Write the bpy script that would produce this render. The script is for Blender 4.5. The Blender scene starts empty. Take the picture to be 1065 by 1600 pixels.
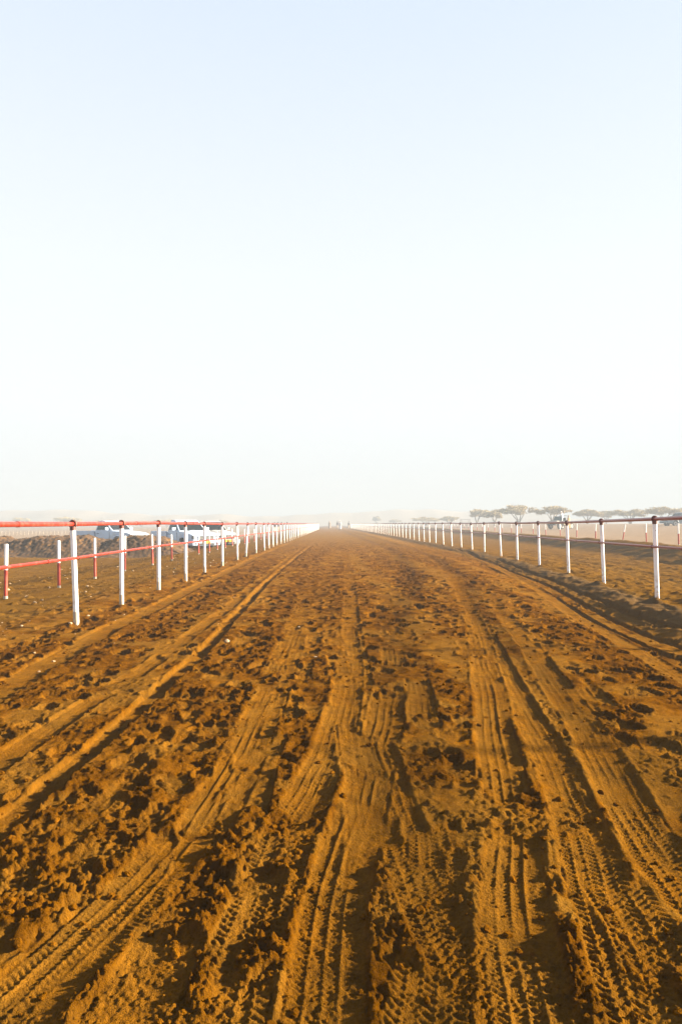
import bpy, bmesh, math, random
import numpy as np
from mathutils import Vector, Matrix

R = math.radians
sc = bpy.context.scene
COL = sc.collection

# ------------------------------------------------------------------ camera
EYE = 1.15
cam_d = bpy.data.cameras.new("camera")
cam = bpy.data.objects.new("camera", cam_d)
COL.objects.link(cam)
cam.location = (0, 0, EYE)
cam.rotation_euler = (R(90.98), 0, R(-0.56))
cam_d.sensor_fit = 'VERTICAL'
cam_d.sensor_height = 36.0
cam_d.lens = 24.0
cam_d.clip_start = 0.05
cam_d.clip_end = 12000
sc.camera = cam

# ------------------------------------------------------------------ light
SUN_AZ, SUN_EL = 80.0, 18.5
world = bpy.data.worlds.new("World")
sc.world = world
world.use_nodes = True
wn, wl = world.node_tree.nodes, world.node_tree.links
sky = wn.new('ShaderNodeTexSky')
sky.sky_type = 'NISHITA'
sky.sun_disc = False
sky.sun_elevation = R(SUN_EL)
sky.sun_rotation = R(SUN_AZ)
sky.altitude = 0
sky.air_density = 1.0
sky.dust_density = 2.0
sky.ozone_density = 2.0
# the dusty veil that whitens the lower sky
geo = wn.new('ShaderNodeTexCoord')
sep = wn.new('ShaderNodeSeparateXYZ')
wl.new(geo.outputs['Generated'], sep.inputs[0])
vr = wn.new('ShaderNodeValToRGB')
wl.new(sep.outputs[2], vr.inputs['Fac'])
VEIL = [(0.0, (2.75, 2.88, 2.97), 0.97), (0.06, (3.0, 3.1, 3.16), 0.96), (0.16, (3.3, 3.42, 3.45), 0.95), (0.34, (3.2, 3.38, 3.5), 0.94), (0.46, (2.95, 3.2, 3.65), 0.94), (0.62, (2.55, 2.92, 3.6), 0.94), (0.74, (0.9, 1.2, 1.8), 0.8), (1.0, (0.35, 0.5, 0.8), 0.8)]
er = vr.color_ramp.elements
while len(er) < len(VEIL):
    er.new(0.5)
for e_, (p_, c_, a_) in zip(er, VEIL):
    e_.position = p_
    e_.color = (c_[0] / 4, c_[1] / 4, c_[2] / 4, a_)
vs_ = wn.new('ShaderNodeVectorMath')
vs_.operation = 'SCALE'
vs_.inputs['Scale'].default_value = 4.0 * 0.87
wl.new(vr.outputs['Color'], vs_.inputs[0])
vm = wn.new('ShaderNodeMix')
vm.data_type = 'RGBA'
wl.new(vr.outputs['Alpha'], vm.inputs[0])
wl.new(sky.outputs[0], vm.inputs[6])
wl.new(vs_.outputs[0], vm.inputs[7])
wl.new(vm.outputs[2], wn['Background'].inputs[0])
wn['Background'].inputs[1].default_value = 0.05

sun_d = bpy.data.lights.new("sun", 'SUN')
sun_d.energy = 5.0
sun_d.angle = R(2.5)          # sun softened by dust
sun_d.color = (1.0, 0.86, 0.66)
sun = bpy.data.objects.new("sun", sun_d)
COL.objects.link(sun)
sdir = Vector((math.sin(R(SUN_AZ)) * math.cos(R(SUN_EL)), math.cos(R(SUN_AZ)) * math.cos(R(SUN_EL)), math.sin(R(SUN_EL))))
sun.rotation_euler = sdir.to_track_quat('Z', 'Y').to_euler()
sun.location = (30, 5, 20)

sc.view_settings.view_transform = 'Standard'
sc.view_settings.look = 'None'
sc.view_settings.gamma = 1
sc.view_settings.exposure = 2.8
sc.cycles.use_denoising = True
sc.cycles.max_bounces = 6
sc.cycles.volume_bounces = 0
sc.cycles.use_adaptive_sampling = False

HAZE_DENSITY = 0.0037
FX = 1067.0          # focal length in photo pixels


def pxw(x, y, z=0.0):
    """photo pixel -> world point on the level z"""
    Y = FX * (EYE - z) / (y - 818.3)
    return ((x - 522.0) / FX * Y, Y)


# ------------------------------------------------------------------ materials
def newmat(name):
    m = bpy.data.materials.new(name)
    m.use_nodes = True
    nt = m.node_tree
    return m, nt.nodes, nt.links, nt.nodes['Principled BSDF']


def paint(name, col, rough=0.45, dirt=None, dirt_amt=0.25, scale=9.0, metallic=0.0, bump=0.0, spec=None):
    m, n, l, b = newmat(name)
    b.inputs['Roughness'].default_value = rough
    b.inputs['Metallic'].default_value = metallic
    if spec is not None:
        b.inputs['Specular IOR Level'].default_value = spec
    if dirt is None:
        b.inputs['Base Color'].default_value = (*col, 1)
        return m
    tc = n.new('ShaderNodeTexCoord')
    nz = n.new('ShaderNodeTexNoise')
    nz.inputs['Scale'].default_value = scale
    nz.inputs['Detail'].default_value = 6
    l.new(tc.outputs['Object'], nz.inputs['Vector'])
    rp = n.new('ShaderNodeValToRGB')
    rp.color_ramp.elements[0].position = 0.5
    rp.color_ramp.elements[1].position = 0.72
    l.new(nz.outputs['Fac'], rp.inputs['Fac'])
    mul = n.new('ShaderNodeMath')
    mul.operation = 'MULTIPLY'
    mul.inputs[1].default_value = dirt_amt
    l.new(rp.outputs['Color'], mul.inputs[0])
    mx = n.new('ShaderNodeMix')
    mx.data_type = 'RGBA'
    mx.inputs[6].default_value = (*col, 1)
    mx.inputs[7].default_value = (*dirt, 1)
    l.new(mul.outputs[0], mx.inputs[0])
    l.new(mx.outputs[2], b.inputs['Base Color'])
    if bump:
        bp = n.new('ShaderNodeBump')
        bp.inputs['Strength'].default_value = bump
        bp.inputs['Distance'].default_value = 0.01
        l.new(nz.outputs['Fac'], bp.inputs['Height'])
        l.new(bp.outputs[0], b.inputs['Normal'])
    return m


M = {
    'white': paint('white_paint', (0.86, 0.86, 0.86), 0.45, (0.5, 0.38, 0.24), 0.18),
    'red': paint('red_paint', (0.21, 0.017, 0.007), 0.33, (0.55, 0.16, 0.10), 0.25, 14),
    'redr': paint('shaded_red_paint', (0.22, 0.018, 0.014), 0.3, (0.3, 0.1, 0.07), 0.5, 14),  # right rails: same red paint, their shaded look put into the colour
    'redm': paint('red_marker_paint', (0.36, 0.03, 0.012), 0.5, (0.35, 0.14, 0.06), 0.4, 14),
    'joint': paint('rusty_joint', (0.10, 0.02, 0.012), 0.6, (0.2, 0.07, 0.03), 0.6, 30),
    'concrete': paint('concrete', (0.42, 0.36, 0.28), 0.9, (0.25, 0.2, 0.13), 0.7, 25, bump=0.4),
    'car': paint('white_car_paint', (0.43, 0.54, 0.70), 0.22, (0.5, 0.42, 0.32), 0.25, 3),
    'cargrey': paint('grey_car_paint', (0.30, 0.31, 0.32), 0.25, (0.35, 0.28, 0.2), 0.4, 3),
    'carblue': paint('dusty_blue_grey_paint', (0.12, 0.18, 0.23), 0.3, (0.3, 0.26, 0.2), 0.3, 3),
    'carsand': paint('dusty_sand_paint', (0.30, 0.25, 0.17), 0.5, (0.4, 0.34, 0.24), 0.4, 3),
    'glass': paint('dark_window_glass', (0.012, 0.016, 0.02), 0.25, spec=0.1),
    'sideglass': paint('side_window_glass', (0.03, 0.075, 0.08), 0.2, spec=0.2),
    'black': paint('black_plastic', (0.02, 0.02, 0.02), 0.6),
    'rubber': paint('tyre_rubber', (0.03, 0.028, 0.025), 0.85),
    'rim': paint('steel_rim', (0.45, 0.44, 0.42), 0.35, metallic=0.7),
    'lamp': paint('headlight_lens', (0.16, 0.17, 0.19), 0.15, spec=0.5),
    'redlamp': paint('tail_light_lens', (0.4, 0.02, 0.02), 0.15),
    'yellow': paint('yellow_plate', (0.80, 0.45, 0.02), 0.5),
    'bark': paint('acacia_bark', (0.16, 0.12, 0.075), 0.9),
    'leaf': paint('acacia_leaves', (0.37, 0.275, 0.11), 0.8, (0.45, 0.34, 0.15), 0.8, 0.8),
    'skin': paint('skin', (0.22, 0.12, 0.07), 0.6),
    'robe': paint('white_robe', (0.8, 0.8, 0.8), 0.8),
    'ochre': paint('ochre_cloth', (0.45, 0.26, 0.08), 0.8),
    'dark': paint('dark_cloth', (0.03, 0.032, 0.045), 0.85),
    'sandcloth': paint('sand_cloth', (0.42, 0.33, 0.24), 0.85),
    'steel': paint('weathered_steel', (0.16, 0.15, 0.15), 0.6),
}


def post_paint():
    m, n, l, b = newmat('white_post_paint')
    b.inputs['Roughness'].default_value = 0.5
    tc = n.new('ShaderNodeTexCoord')
    sp = n.new('ShaderNodeSeparateXYZ')
    l.new(tc.outputs['Object'], sp.inputs[0])
    mr = n.new('ShaderNodeMapRange')          # splashed dust on the lowest third
    mr.inputs['From Min'].default_value = -0.72
    mr.inputs['From Max'].default_value = -1.15
    l.new(sp.outputs[2], mr.inputs['Value'])
    nz = n.new('ShaderNodeTexNoise')
    nz.inputs['Scale'].default_value = 22
    nz.inputs['Detail'].default_value = 7
    oi = n.new('ShaderNodeObjectInfo')
    ad = n.new('ShaderNodeVectorMath')
    ad.operation = 'ADD'
    l.new(tc.outputs['Object'], ad.inputs[0])
    l.new(oi.outputs['Location'], ad.inputs[1])
    l.new(ad.outputs[0], nz.inputs['Vector'])
    rp = n.new('ShaderNodeValToRGB')
    rp.color_ramp.elements[0].position = 0.42
    rp.color_ramp.elements[1].position = 0.62
    l.new(nz.outputs['Fac'], rp.inputs['Fac'])
    mu = n.new('ShaderNodeMath')
    mu.operation = 'MULTIPLY'
    l.new(mr.outputs[0], mu.inputs[0])
    l.new(rp.outputs['Color'], mu.inputs[1])
    mx = n.new('ShaderNodeMix')
    mx.data_type = 'RGBA'
    mx.inputs[6].default_value = (0.86, 0.86, 0.86, 1)
    mx.inputs[7].default_value = (0.42, 0.25, 0.10, 1)
    l.new(mu.outputs[0], mx.inputs[0])
    rp2 = n.new('ShaderNodeValToRGB')         # rust chips
    rp2.color_ramp.elements[0].position = 0.70
    rp2.color_ramp.elements[1].position = 0.72
    l.new(nz.outputs['Fac'], rp2.inputs['Fac'])
    mx2 = n.new('ShaderNodeMix')
    mx2.data_type = 'RGBA'
    mx2.inputs[7].default_value = (0.16, 0.06, 0.03, 1)
    l.new(mx.outputs[2], mx2.inputs[6])
    l.new(rp2.outputs['Color'], mx2.inputs[0])
    l.new(mx2.outputs[2], b.inputs['Base Color'])
    return m


M['post'] = post_paint()


def ground_material():
    m, n, l, b = newmat('desert_soil')
    tc = n.new('ShaderNodeTexCoord')

    def noise(scale, detail=5, rough=0.6, sc=None):
        t = n.new('ShaderNodeTexNoise')
        t.inputs['Scale'].default_value = scale
        t.inputs['Detail'].default_value = detail
        t.inputs['Roughness'].default_value = rough
        l.new(tc.outputs['Object'], t.inputs['Vector'])
        return t

    def ramp(src, p0, p1, c0=(0, 0, 0, 1), c1=(1, 1, 1, 1)):
        r = n.new('ShaderNodeValToRGB')
        r.color_ramp.elements[0].position = p0
        r.color_ramp.elements[1].position = p1
        r.color_ramp.elements[0].color = c0
        r.color_ramp.elements[1].color = c1
        l.new(src, r.inputs['Fac'])
        return r

    def mix(fac, a, c, ca=None, cc=None):
        x = n.new('ShaderNodeMix')
        x.data_type = 'RGBA'
        if isinstance(fac, (int, float)):
            x.inputs[0].default_value = fac
        else:
            l.new(fac, x.inputs[0])
        if a is not None:
            l.new(a, x.inputs[6])
        else:
            x.inputs[6].default_value = ca
        if c is not None:
            l.new(c, x.inputs[7])
        else:
            x.inputs[7].default_value = cc
        return x.outputs[2]

    def attr(name):
        a = n.new('ShaderNodeAttribute')
        a.attribute_name = name
        return a.outputs['Fac']

    def mult(a, c):
        x = n.new('ShaderNodeMath')
        x.operation = 'MULTIPLY'
        l.new(a, x.inputs[0])
        if isinstance(c, (int, float)):
            x.inputs[1].default_value = c
        else:
            l.new(c, x.inputs[1])
        return x.outputs[0]

    n1 = noise(1.6, 6)
    n2 = noise(14, 6, 0.7)
    n3 = noise(90, 4, 0.7)
    track = mix(ramp(n1.outputs['Fac'], 0.35, 0.68).outputs['Color'], None, None, TRACK_A, TRACK_B)
    track = mix(mult(ramp(n2.outputs['Fac'], 0.42, 0.62).outputs['Color'], 0.6), track, None, None, TRACK_C)
    n0 = noise(4.5, 7, 0.75)
    track = mix(mult(ramp(n0.outputs['Fac'], 0.50, 0.60).outputs['Color'], 0.65), track, None, None, TRACK_C)
    track = mix(mult(attr('churn'), 0.6), track, None, None, TRACK_C)
    track = mix(mult(attr('pack'), 0.85), track, None, None, PACK)
    side = mix(ramp(n1.outputs['Fac'], 0.35, 0.65).outputs['Color'], None, None, SIDE_A, SIDE_B)
    side = mix(mult(ramp(n2.outputs['Fac'], 0.5, 0.72).outputs['Color'], 0.5), side, None, None, SIDE_C)
    side = mix(mult(attr('pack'), 0.9), side, None, None, (0.10, 0.063, 0.030, 1))
    plain = mix(ramp(n1.outputs['Fac'], 0.3, 0.7).outputs['Color'], None, None, PLAIN_A, PLAIN_B)
    col = mix(attr('side'), track, side)
    col = mix(attr('plain'), col, plain)
    g = ramp(n3.outputs['Fac'], 0.25, 0.75, (0.72, 0.70, 0.66, 1), (1.25, 1.25, 1.25, 1))
    mu = n.new('ShaderNodeMix')
    mu.data_type = 'RGBA'
    mu.blend_type = 'MULTIPLY'
    mu.inputs[0].default_value = 0.8
    l.new(col, mu.inputs[6])
    l.new(g.outputs['Color'], mu.inputs[7])
    l.new(mu.outputs[2], b.inputs['Base Color'])
    b.inputs['Roughness'].default_value = 0.95
    b.inputs['Specular IOR Level'].default_value = 0.0
    # fine grain, real millimetres
    h = n.new('ShaderNodeMath')
    h.operation = 'ADD'
    n4 = noise(260, 3, 0.6)
    l.new(n3.outputs['Fac'], h.inputs[0])
    l.new(mult(n4.outputs['Fac'], 0.5), h.inputs[1])
    bp = n.new('ShaderNodeBump')
    bp.inputs['Strength'].default_value = 1.0
    bp.inputs['Distance'].default_value = 0.013
    l.new(h.outputs[0], bp.inputs['Height'])
    l.new(bp.outputs[0], b.inputs['Normal'])
    return m


TRACK_A = (0.1340, 0.0502, 0.0013, 1)
TRACK_B = (0.1920, 0.0746, 0.0024, 1)
TRACK_C = (0.052, 0.0200, 0.0006, 1)
PACK = (0.162, 0.080, 0.011, 1)
SIDE_A = (0.0960, 0.0439, 0.0038, 1)
SIDE_B = (0.1377, 0.0679, 0.0077, 1)
SIDE_C = (0.0584, 0.0241, 0.0016, 1)
PLAIN_A = (0.19, 0.138, 0.095, 1)
PLAIN_B = (0.24, 0.178, 0.125, 1)


# ------------------------------------------------------------------ noise
def _hash(ix, iy, seed):
    with np.errstate(over='ignore'):
        h = (ix.astype(np.int64) * 374761393 + iy.astype(np.int64) * 668265263 + seed * 974634777) & 0xFFFFFFFF
        h = ((h ^ (h >> 13)) * 1274126177) & 0xFFFFFFFF
        h = h ^ (h >> 16)
    return (h & 0xFFFFFF).astype(np.float32) / np.float32(0xFFFFFF)


def vnoise(x, y, seed=0):
    """gradient noise, about -1..1"""
    ix = np.floor(x)
    iy = np.floor(y)
    fx = (x - ix).astype(np.float32)
    fy = (y - iy).astype(np.float32)
    ix = ix.astype(np.int64)
    iy = iy.astype(np.int64)
    ux = fx * fx * fx * (fx * (fx * 6 - 15) + 10)
    uy = fy * fy * fy * (fy * (fy * 6 - 15) + 10)

    def g(i, j):
        a = _hash(ix + i, iy + j, seed) * np.float32(6.2831853)
        return np.cos(a) * (fx - i) + np.sin(a) * (fy - j)
    a = g(0, 0)
    b = g(1, 0)
    c = g(0, 1)
    d = g(1, 1)
    return ((a + (b - a) * ux) * (1 - uy) + (c + (d - c) * ux) * uy) * np.float32(1.55)


def clods(x, y, cell, prob, seed):
    """domes of random size, one at most per cell (unit height = cell)"""
    gx, gy = x / cell, y / cell
    ix, iy = np.floor(gx).astype(np.int64), np.floor(gy).astype(np.int64)
    out = np.zeros(x.shape, np.float32)
    for i in (-1, 0, 1):
        for j in (-1, 0, 1):
            cx, cy = ix + i, iy + j
            r = 0.18 + 0.40 * _hash(cx, cy, seed + 3) ** 2
            ok = _hash(cx, cy, seed + 4) < prob
            ang = _hash(cx, cy, seed + 5) * 3.1416
            dx = gx - (cx + _hash(cx, cy, seed + 1))
            dy = gy - (cy + _hash(cx, cy, seed + 2))
            e = 0.6 + 0.4 * _hash(cx, cy, seed + 6)
            c_, s_ = np.cos(ang), np.sin(ang)
            u = (dx * c_ + dy * s_)
            v = (-dx * s_ + dy * c_) / e
            d = np.maximum(np.abs(u) * 0.35 + np.sqrt(u * u + v * v) * 0.75, 0)
            h = np.where(ok, np.sqrt(np.maximum(1 - (d / r) ** 2, 0)) * r, 0).astype(np.float32)
            out = np.maximum(out, h)
    return out * cell


def S(a, b, x):
    t = np.clip((x - a) / (b - a), 0, 1)
    return t * t * (3 - 2 * t)


# ------------------------------------------------------------------ the lie of the land
RF_Y = np.array([-20, 0, 5, 9.5, 12.3, 15.1, 18, 20.8, 23.6, 26.7, 30, 34, 44, 50, 72, 100, 130, 160, 4000])
RF_X = np.array([2.2, 3.5, 4.05, 4.47, 4.82, 5.15, 5.38, 5.55, 5.7, 5.82, 5.85, 5.8, 5.68, 5.6, 5.3, 4.9, 4.4, 4.0, 4.0])
LF_Y = np.array([-20, 60, 130, 160, 4000])
LF_X = np.array([-3.0, -3.0, -3.1, -3.1, -3.1])


def xr(Y):
    return np.interp(Y, RF_Y, RF_X)


def xl(Y):
    return np.interp(Y, LF_Y, LF_X)


def xm(Y):                       # right row of marker posts
    return 13.9 + 0.065 * (np.clip(Y, 0, 200) - 27)


def base_z(X, Y):
    r = xr(Y)
    m = xm(Y)
    z = -0.10 * S(-3.2, -5.2, X) - 0.20 * S(-6, -8.5, X)
    z = z - 0.08 * S(r - 2.0, r - 0.85, X)                      # the track dips beside the right fence
    z = z + (0.10 + 0.06 * S(16, 8, Y)) * S(r - 0.75, r - 0.12, X)        # bank under the fence
    z = z - 0.14 * S(r + 0.5, r + 2.2, X)
    z = z + 0.45 * S(m - 3.0, m - 0.75, X) - 0.08 * S(m - 0.6, m + 0.6, X)
    z = z + 0.86 * S(m + 0.6, m + 36, X)
    return z


def spline(pts, n=400):
    """Catmull-Rom through world points, sorted by Y"""
    P = [np.array(p, float) for p in pts]
    P = [P[0] * 2 - P[1]] + P + [P[-1] * 2 - P[-2]]
    out = []
    for k in range(1, len(P) - 2):
        a, b, c, d = P[k - 1:k + 3]
        for t in np.linspace(0, 1, 24, endpoint=False):
            out.append(0.5 * (2 * b + (c - a) * t + (2 * a - 5 * b + 4 * c - d) * t * t + (3 * b - a - 3 * c + d) * t ** 3))
    out.append(P[-2])
    return np.array(out)


TRACKS = [
    # kind, width, depth, photo polyline, presence threshold
    ('plain', .12, .040, [(1180, 1035), (1065, 1000), (1000, 975), (930, 945), (860, 912), (800, 888), (740, 866), (690, 850)], -1),
    ('plain', .10, .040, [(1160, 1008), (1065, 980), (980, 952), (900, 920), (830, 892), (760, 868)], -1),
    ('plain', .10, .035, [(1190, 1075), (1065, 1022), (990, 990), (925, 958), (850, 920), (790, 893), (730, 870)], -1),
    ('rib', .21, .028, [(1230, 1130), (1120, 1082), (1065, 1053), (1000, 1013), (940, 978), (880, 942), (820, 905), (760, 874), (700, 850)], -.7),
    ('plain', .26, .030, [(-190, 1180), (-60, 1117), (0, 1084), (70, 1040), (140, 1000), (215, 960), (290, 924), (360, 890), (420, 862), (470, 842)], -1),
    ('plain', .12, .050, [(20, 1285), (120, 1200), (200, 1130), (270, 1062), (333, 1002), (390, 935), (450, 880), (490, 850)], -.6),
    ('plain', .16, .035, [(-200, 1330), (-60, 1240), (60, 1160), (160, 1090), (250, 1030), (340, 960), (420, 895), (480, 850)], -.2),
    ('lug', .20, .040, [(830, 2000), (775, 1600), (735, 1530), (690, 1450), (655, 1380), (620, 1290), (592, 1210), (570, 1120), (556, 1040), (548, 970), (545, 900), (538, 860)], -.35),
    ('lug', .20, .040, [(250, 1900), (345, 1600), (372, 1520), (400, 1450), (430, 1370), (455, 1300), (490, 1230), (517, 1170), (535, 1110), (545, 1040), (540, 960)], -.35),
    ('rib', .22, .035, [(-160, 1800), (20, 1600), (85, 1530), (147, 1470), (205, 1410), (270, 1340), (330, 1270), (375, 1200), (410, 1120), (435, 1050), (460, 980), (480, 920), (495, 870)], -.25),
    ('plain', .20, .040, [(120, 1700), (220, 1560), (290, 1440), (330, 1360), (390, 1240), (420, 1150), (450, 1080), (480, 1010), (500, 940), (510, 880)], .0),
    ('lug', .19, .040, [(1100, 1800), (1010, 1600), (985, 1540), (958, 1460), (932, 1380), (908, 1300), (878, 1230), (845, 1160), (815, 1110), (790, 1060), (762, 1000), (730, 940), (690, 885), (640, 850)], -.5),
    ('lug', .20, .038, [(1300, 1650), (1120, 1460), (1065, 1390), (1020, 1330), (985, 1270), (945, 1200), (915, 1140), (880, 1090), (850, 1045), (815, 995), (775, 945), (735, 900)], -.55),
    ('rib', .22, .035, [(1200, 1400), (1130, 1310), (1060, 1240), (1000, 1180), (950, 1120), (905, 1070), (860, 1015), (810, 960), (760, 905)], .25),
    ('rib', .20, .035, [(880, 1900), (838, 1600), (815, 1500), (802, 1400), (800, 1300), (790, 1250), (772, 1150), (758, 1050), (735, 960), (700, 900), (655, 862), (600, 835)], -.5),
    ('lug', .19, .035, [(640, 1750), (660, 1600), (672, 1500), (678, 1400), (676, 1300), (668, 1200), (655, 1100), (640, 1020), (615, 940), (590, 880)], .35),
    ('rib', .20, .035, [(60, 1900), (150, 1640), (240, 1480), (300, 1340), (352, 1240), (398, 1150), (436, 1060), (470, 970), (495, 900)], .30),
    ('lug', .20, .035, [(-120, 1500), (20, 1390), (130, 1290), (220, 1200), (300, 1110), (370, 1020), (430, 930), (470, 870)], .30),
    ('rib', .20, .035, [(480, 1800), (500, 1600), (520, 1450), (548, 1320), (575, 1220), (600, 1130), (612, 1040), (605, 960), (585, 890), (565, 850)], .20),
    ('lug', .20, .035, [(1200, 1900), (1080, 1620), (1000, 1450), (920, 1330), (850, 1220), (795, 1120), (745, 1030), (700, 950), (655, 885)], .30),
    ('plain', .18, .035, [(560, 1500), (585, 1340), (560, 1180), (530, 1050), (515, 960), (512, 890), (515, 850)], .1),
]


# fence post positions along the track
lp = [-3.2, -0.9, 1.4, 3.6, 5.75, 7.87, 9.67, 11.7, 13.8, 15.8, 18.3, 21.1, 23.7, 26.2, 29.1, 31.1, 33.3, 35.6, 38.4, 41.0]
while lp[-1] < 135:
    lp.append(lp[-1] + 2.45)
rp_ = [-4.5, -1.7, 1.1, 4.0, 6.8, 9.5, 12.3, 15.1, 18.0, 20.8, 23.6, 26.5, 29.2, 31.6]
while rp_[-1] < 165:
    rp_.append(rp_[-1] + 2.4)


def build_ground():
    # rows
    ys = [-14.0]
    while ys[-1] < 0.9:
        ys.append(ys[-1] + max(0.03, min(0.5, (0.95 - ys[-1]) * 0.12)))
    while ys[-1] < 3000:
        y = ys[-1]
        if y < 28:
            dy = max(0.0030 if y > 1.3 else 0.007, min(0.0012 * y * y, 0.0031 * y))
        elif y < 90:
            dy = 0.0031 * y * (1 + (y - 28) / 45)
        else:
            dy = 0.05 * y * (1 + (y - 90) / 600)
        ys.append(y + dy)
    ys = np.array(ys)
    # columns, in units of distance
    tu = list(np.arange(0, 0.60, 0.0017))
    st = 0.0017
    while tu[-1] < 12:
        st *= 1.055
        tu.append(tu[-1] + st)
    T = np.array([-v for v in tu[:0:-1]] + tu)
    d = np.sqrt(np.maximum(ys, 0) ** 2 + 0.64) + np.maximum(-ys, 0) * 0.3
    X = np.clip(d[:, None] * T[None, :], -2900, 2900)
    Y = np.repeat(ys[:, None], len(T), 1)
    ny, nx = X.shape
    # dy for band limiting
    gy = np.gradient(ys)
    g = np.maximum(gy, 0.0017 * d)[:, None] * np.maximum(1, (np.abs(T) / 0.6) ** 1.0)[None, :]

    Z = base_z(X, Y).astype(np.float64)
    r = xr(Y)
    mk = xm(Y)
    fadeY = S(200, 60, Y)
    on_track = S(-4.3, -3.3, X) * S(r - 0.1, r - 0.8, X)
    lane = S(r - 0.3, r + 0.5, X) * S(mk + 0.3, mk - 0.6, X)
    side = (1 - on_track)
    plain = np.maximum(S(mk - 0.9, mk + 0.2, X), S(-7, -12, X) * S(36, 60, Y) + S(-24, -40, X)) 
    plain = np.maximum(plain, S(-4, -9, X) * S(40, 90, Y))
    plain = np.clip(plain, 0, 1)

    def oct(lam, amp, seed, sx=1.0, rows=None):
        """band limited octave: amp metres at wavelength lam"""
        w = np.clip((lam / g - 1.8) / 2.5, 0, 1)
        lim = np.nonzero(w.max(axis=1) > 0)[0]
        out = np.zeros_like(X)
        if len(lim):
            a, b = lim[0], lim[-1] + 1
            out[a:b] = vnoise(X[a:b] / lam * sx, Y[a:b] / lam, seed) * amp * w[a:b]
        return out

    # masks
    Zb = None
    rough_n = vnoise(X / 0.55, Y / 0.75, 51) + 0.6 * vnoise(X / 0.2, Y / 0.24, 52)
    rough_n = rough_n * 0.8 + 0.8 * vnoise(X / 0.6, Y / 16 + 0.2 * X, 33)
    rough_n = rough_n + 0.45 * np.exp(-((X + 0.12 + 0.01 * Y) / 0.42) ** 2)
    rough = S(-0.45, 0.45, rough_n) * on_track
    warp = vnoise(X / 2.5, Y / 5.0, 53)
    Z += oct(7, 0.03, 1) * fadeY + oct(2.6, 0.018, 2) * fadeY
    Zb = Z.copy()
    A = (0.40 + 0.60 * rough) * on_track + (0.6 - 0.42 * S(-3, -4.5, X)) * (1 - on_track) * fadeY * (1 - 0.75 * plain)
    A = A + 0.8 * lane * (1 - plain)
    med = oct(0.75, 0.010, 3) + (oct(0.36, 0.014, 4) + oct(0.18, 0.018, 5)) * (1 + 0.5 * S(3, 9, Y))
    fine = oct(0.085, 0.0150, 6) + oct(0.042, 0.0105, 7) + oct(0.02, 0.0056, 8)
    Z += med * (A * 0.9 + 0.1) + fine * (A + 0.05)
    # long ridges thrown up along the track by graders and wheels, lanes of the camel trail
    Z += oct(0.9, 0.012, 9, sx=1.0) * on_track
    yw = Y / 12.0
    lam = 0.55
    Z += (vnoise(X / lam + 0.4 * warp, yw, 21) * 0.016) * on_track * np.clip((lam / g - 2) / 3, 0, 1)
    lam = 0.4
    Z += (vnoise(X / lam, yw * 1.5, 22) * 0.028) * lane * np.clip((lam / g - 2) / 3, 0, 1)
    # gullies on the far bank face, running slantwise
    bank = S(mk - 3.2, mk - 2.2, X) * S(mk - 0.3, mk - 1.0, X)
    Z += vnoise((X * 0.5 + Y) / 1.1, X / 3.0, 23) * 0.09 * bank * np.clip((1.1 / g - 2) / 3, 0, 1)
    fb = S(r - 1.0, r - 0.6, X) * S(r + 0.1, r - 0.1, X)
    Z += (vnoise(X / 0.35, Y / 0.6, 24) * 0.025 + vnoise(X / 0.12, Y / 0.16, 25) * 0.018) * fb * np.clip((0.5 / g - 2) / 3, 0, 1)

    # crumbs and clods as part of the surface
    pack_bank = fb * 0.8
    near = np.nonzero((ys > -2) & (ys < 7.5))[0]
    a, b = near[0], near[-1] + 1
    c0 = np.argmin(np.abs(T + 2.2))
    c1 = np.argmin(np.abs(T - 2.2))
    sl = (slice(a, b), slice(c0, c1))
    cm = S(0.0, 0.6, rough_n[sl]) * (0.15 + 0.85 * on_track[sl])
    Z[sl] += clods(X[sl], Y[sl], 0.034, 0.85, 70) * cm * 0.95
    Z[sl] += clods(X[sl] + 0.6, Y[sl], 0.065, 0.6, 80) * S(0.1, 0.6, rough_n[sl]) * on_track[sl] * 0.8
    nr2 = np.nonzero((ys > -1) & (ys < 22))[0]
    sl = (slice(nr2[0], nr2[-1] + 1), slice(c0, c1))
    Z[sl] += clods(X[sl] + 0.3, Y[sl] + .2, 0.17, 0.3, 90) * S(0.2, 0.8, rough_n[sl] + 0.3 * warp[sl]) * on_track[sl] * 0.45

    pack = S(0.1, -0.6, rough_n) * on_track * 0.6

    pack = np.maximum(pack, pack_bank)
    # hoof prints: broad shallow pads with a raised lip
    rng = random.Random(7)
    rsq = lambda yy: math.sqrt(max(yy, 0) ** 2 + 0.64)

    def window(cx, cy, rad):
        i0, i1 = np.searchsorted(ys, [cy - rad, cy + rad])
        if i1 <= i0:
            return None
        dd = rsq(cy - rad)
        d2 = rsq(cy + rad)
        lo = min((cx - rad) / dd, (cx - rad) / d2)
        hi = max((cx + rad) / dd, (cx + rad) / d2)
        j0, j1 = np.searchsorted(T, [lo, hi])
        if j1 <= j0:
            return None
        return slice(i0, i1), slice(j0, j1)

    nprint = 6500
    for k in range(nprint):
        cy = 0.7 + 42 * rng.random() ** 1.5
        cx = rng.uniform(-4.2, float(xr(cy)) - 0.5) if rng.random() < .9 else rng.uniform(-7, -3.4)
        if float(vnoise(np.array([cx / 0.6]), np.array([cy / 16 + 0.2 * cx]), 33)[0]) + rng.gauss(0, .35) < -0.25:
            continue
        ra = rng.uniform(0.04, 0.095)
        rb = ra * rng.uniform(1.1, 1.6)
        an = rng.gauss(0, 0.35) + (math.pi / 2)
        w = window(cx, cy, rb * 1.7)
        if w is None:
            continue
        dx = X[w] - cx
        dy = Y[w] - cy
        ca, sa = math.cos(an), math.sin(an)
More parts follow.
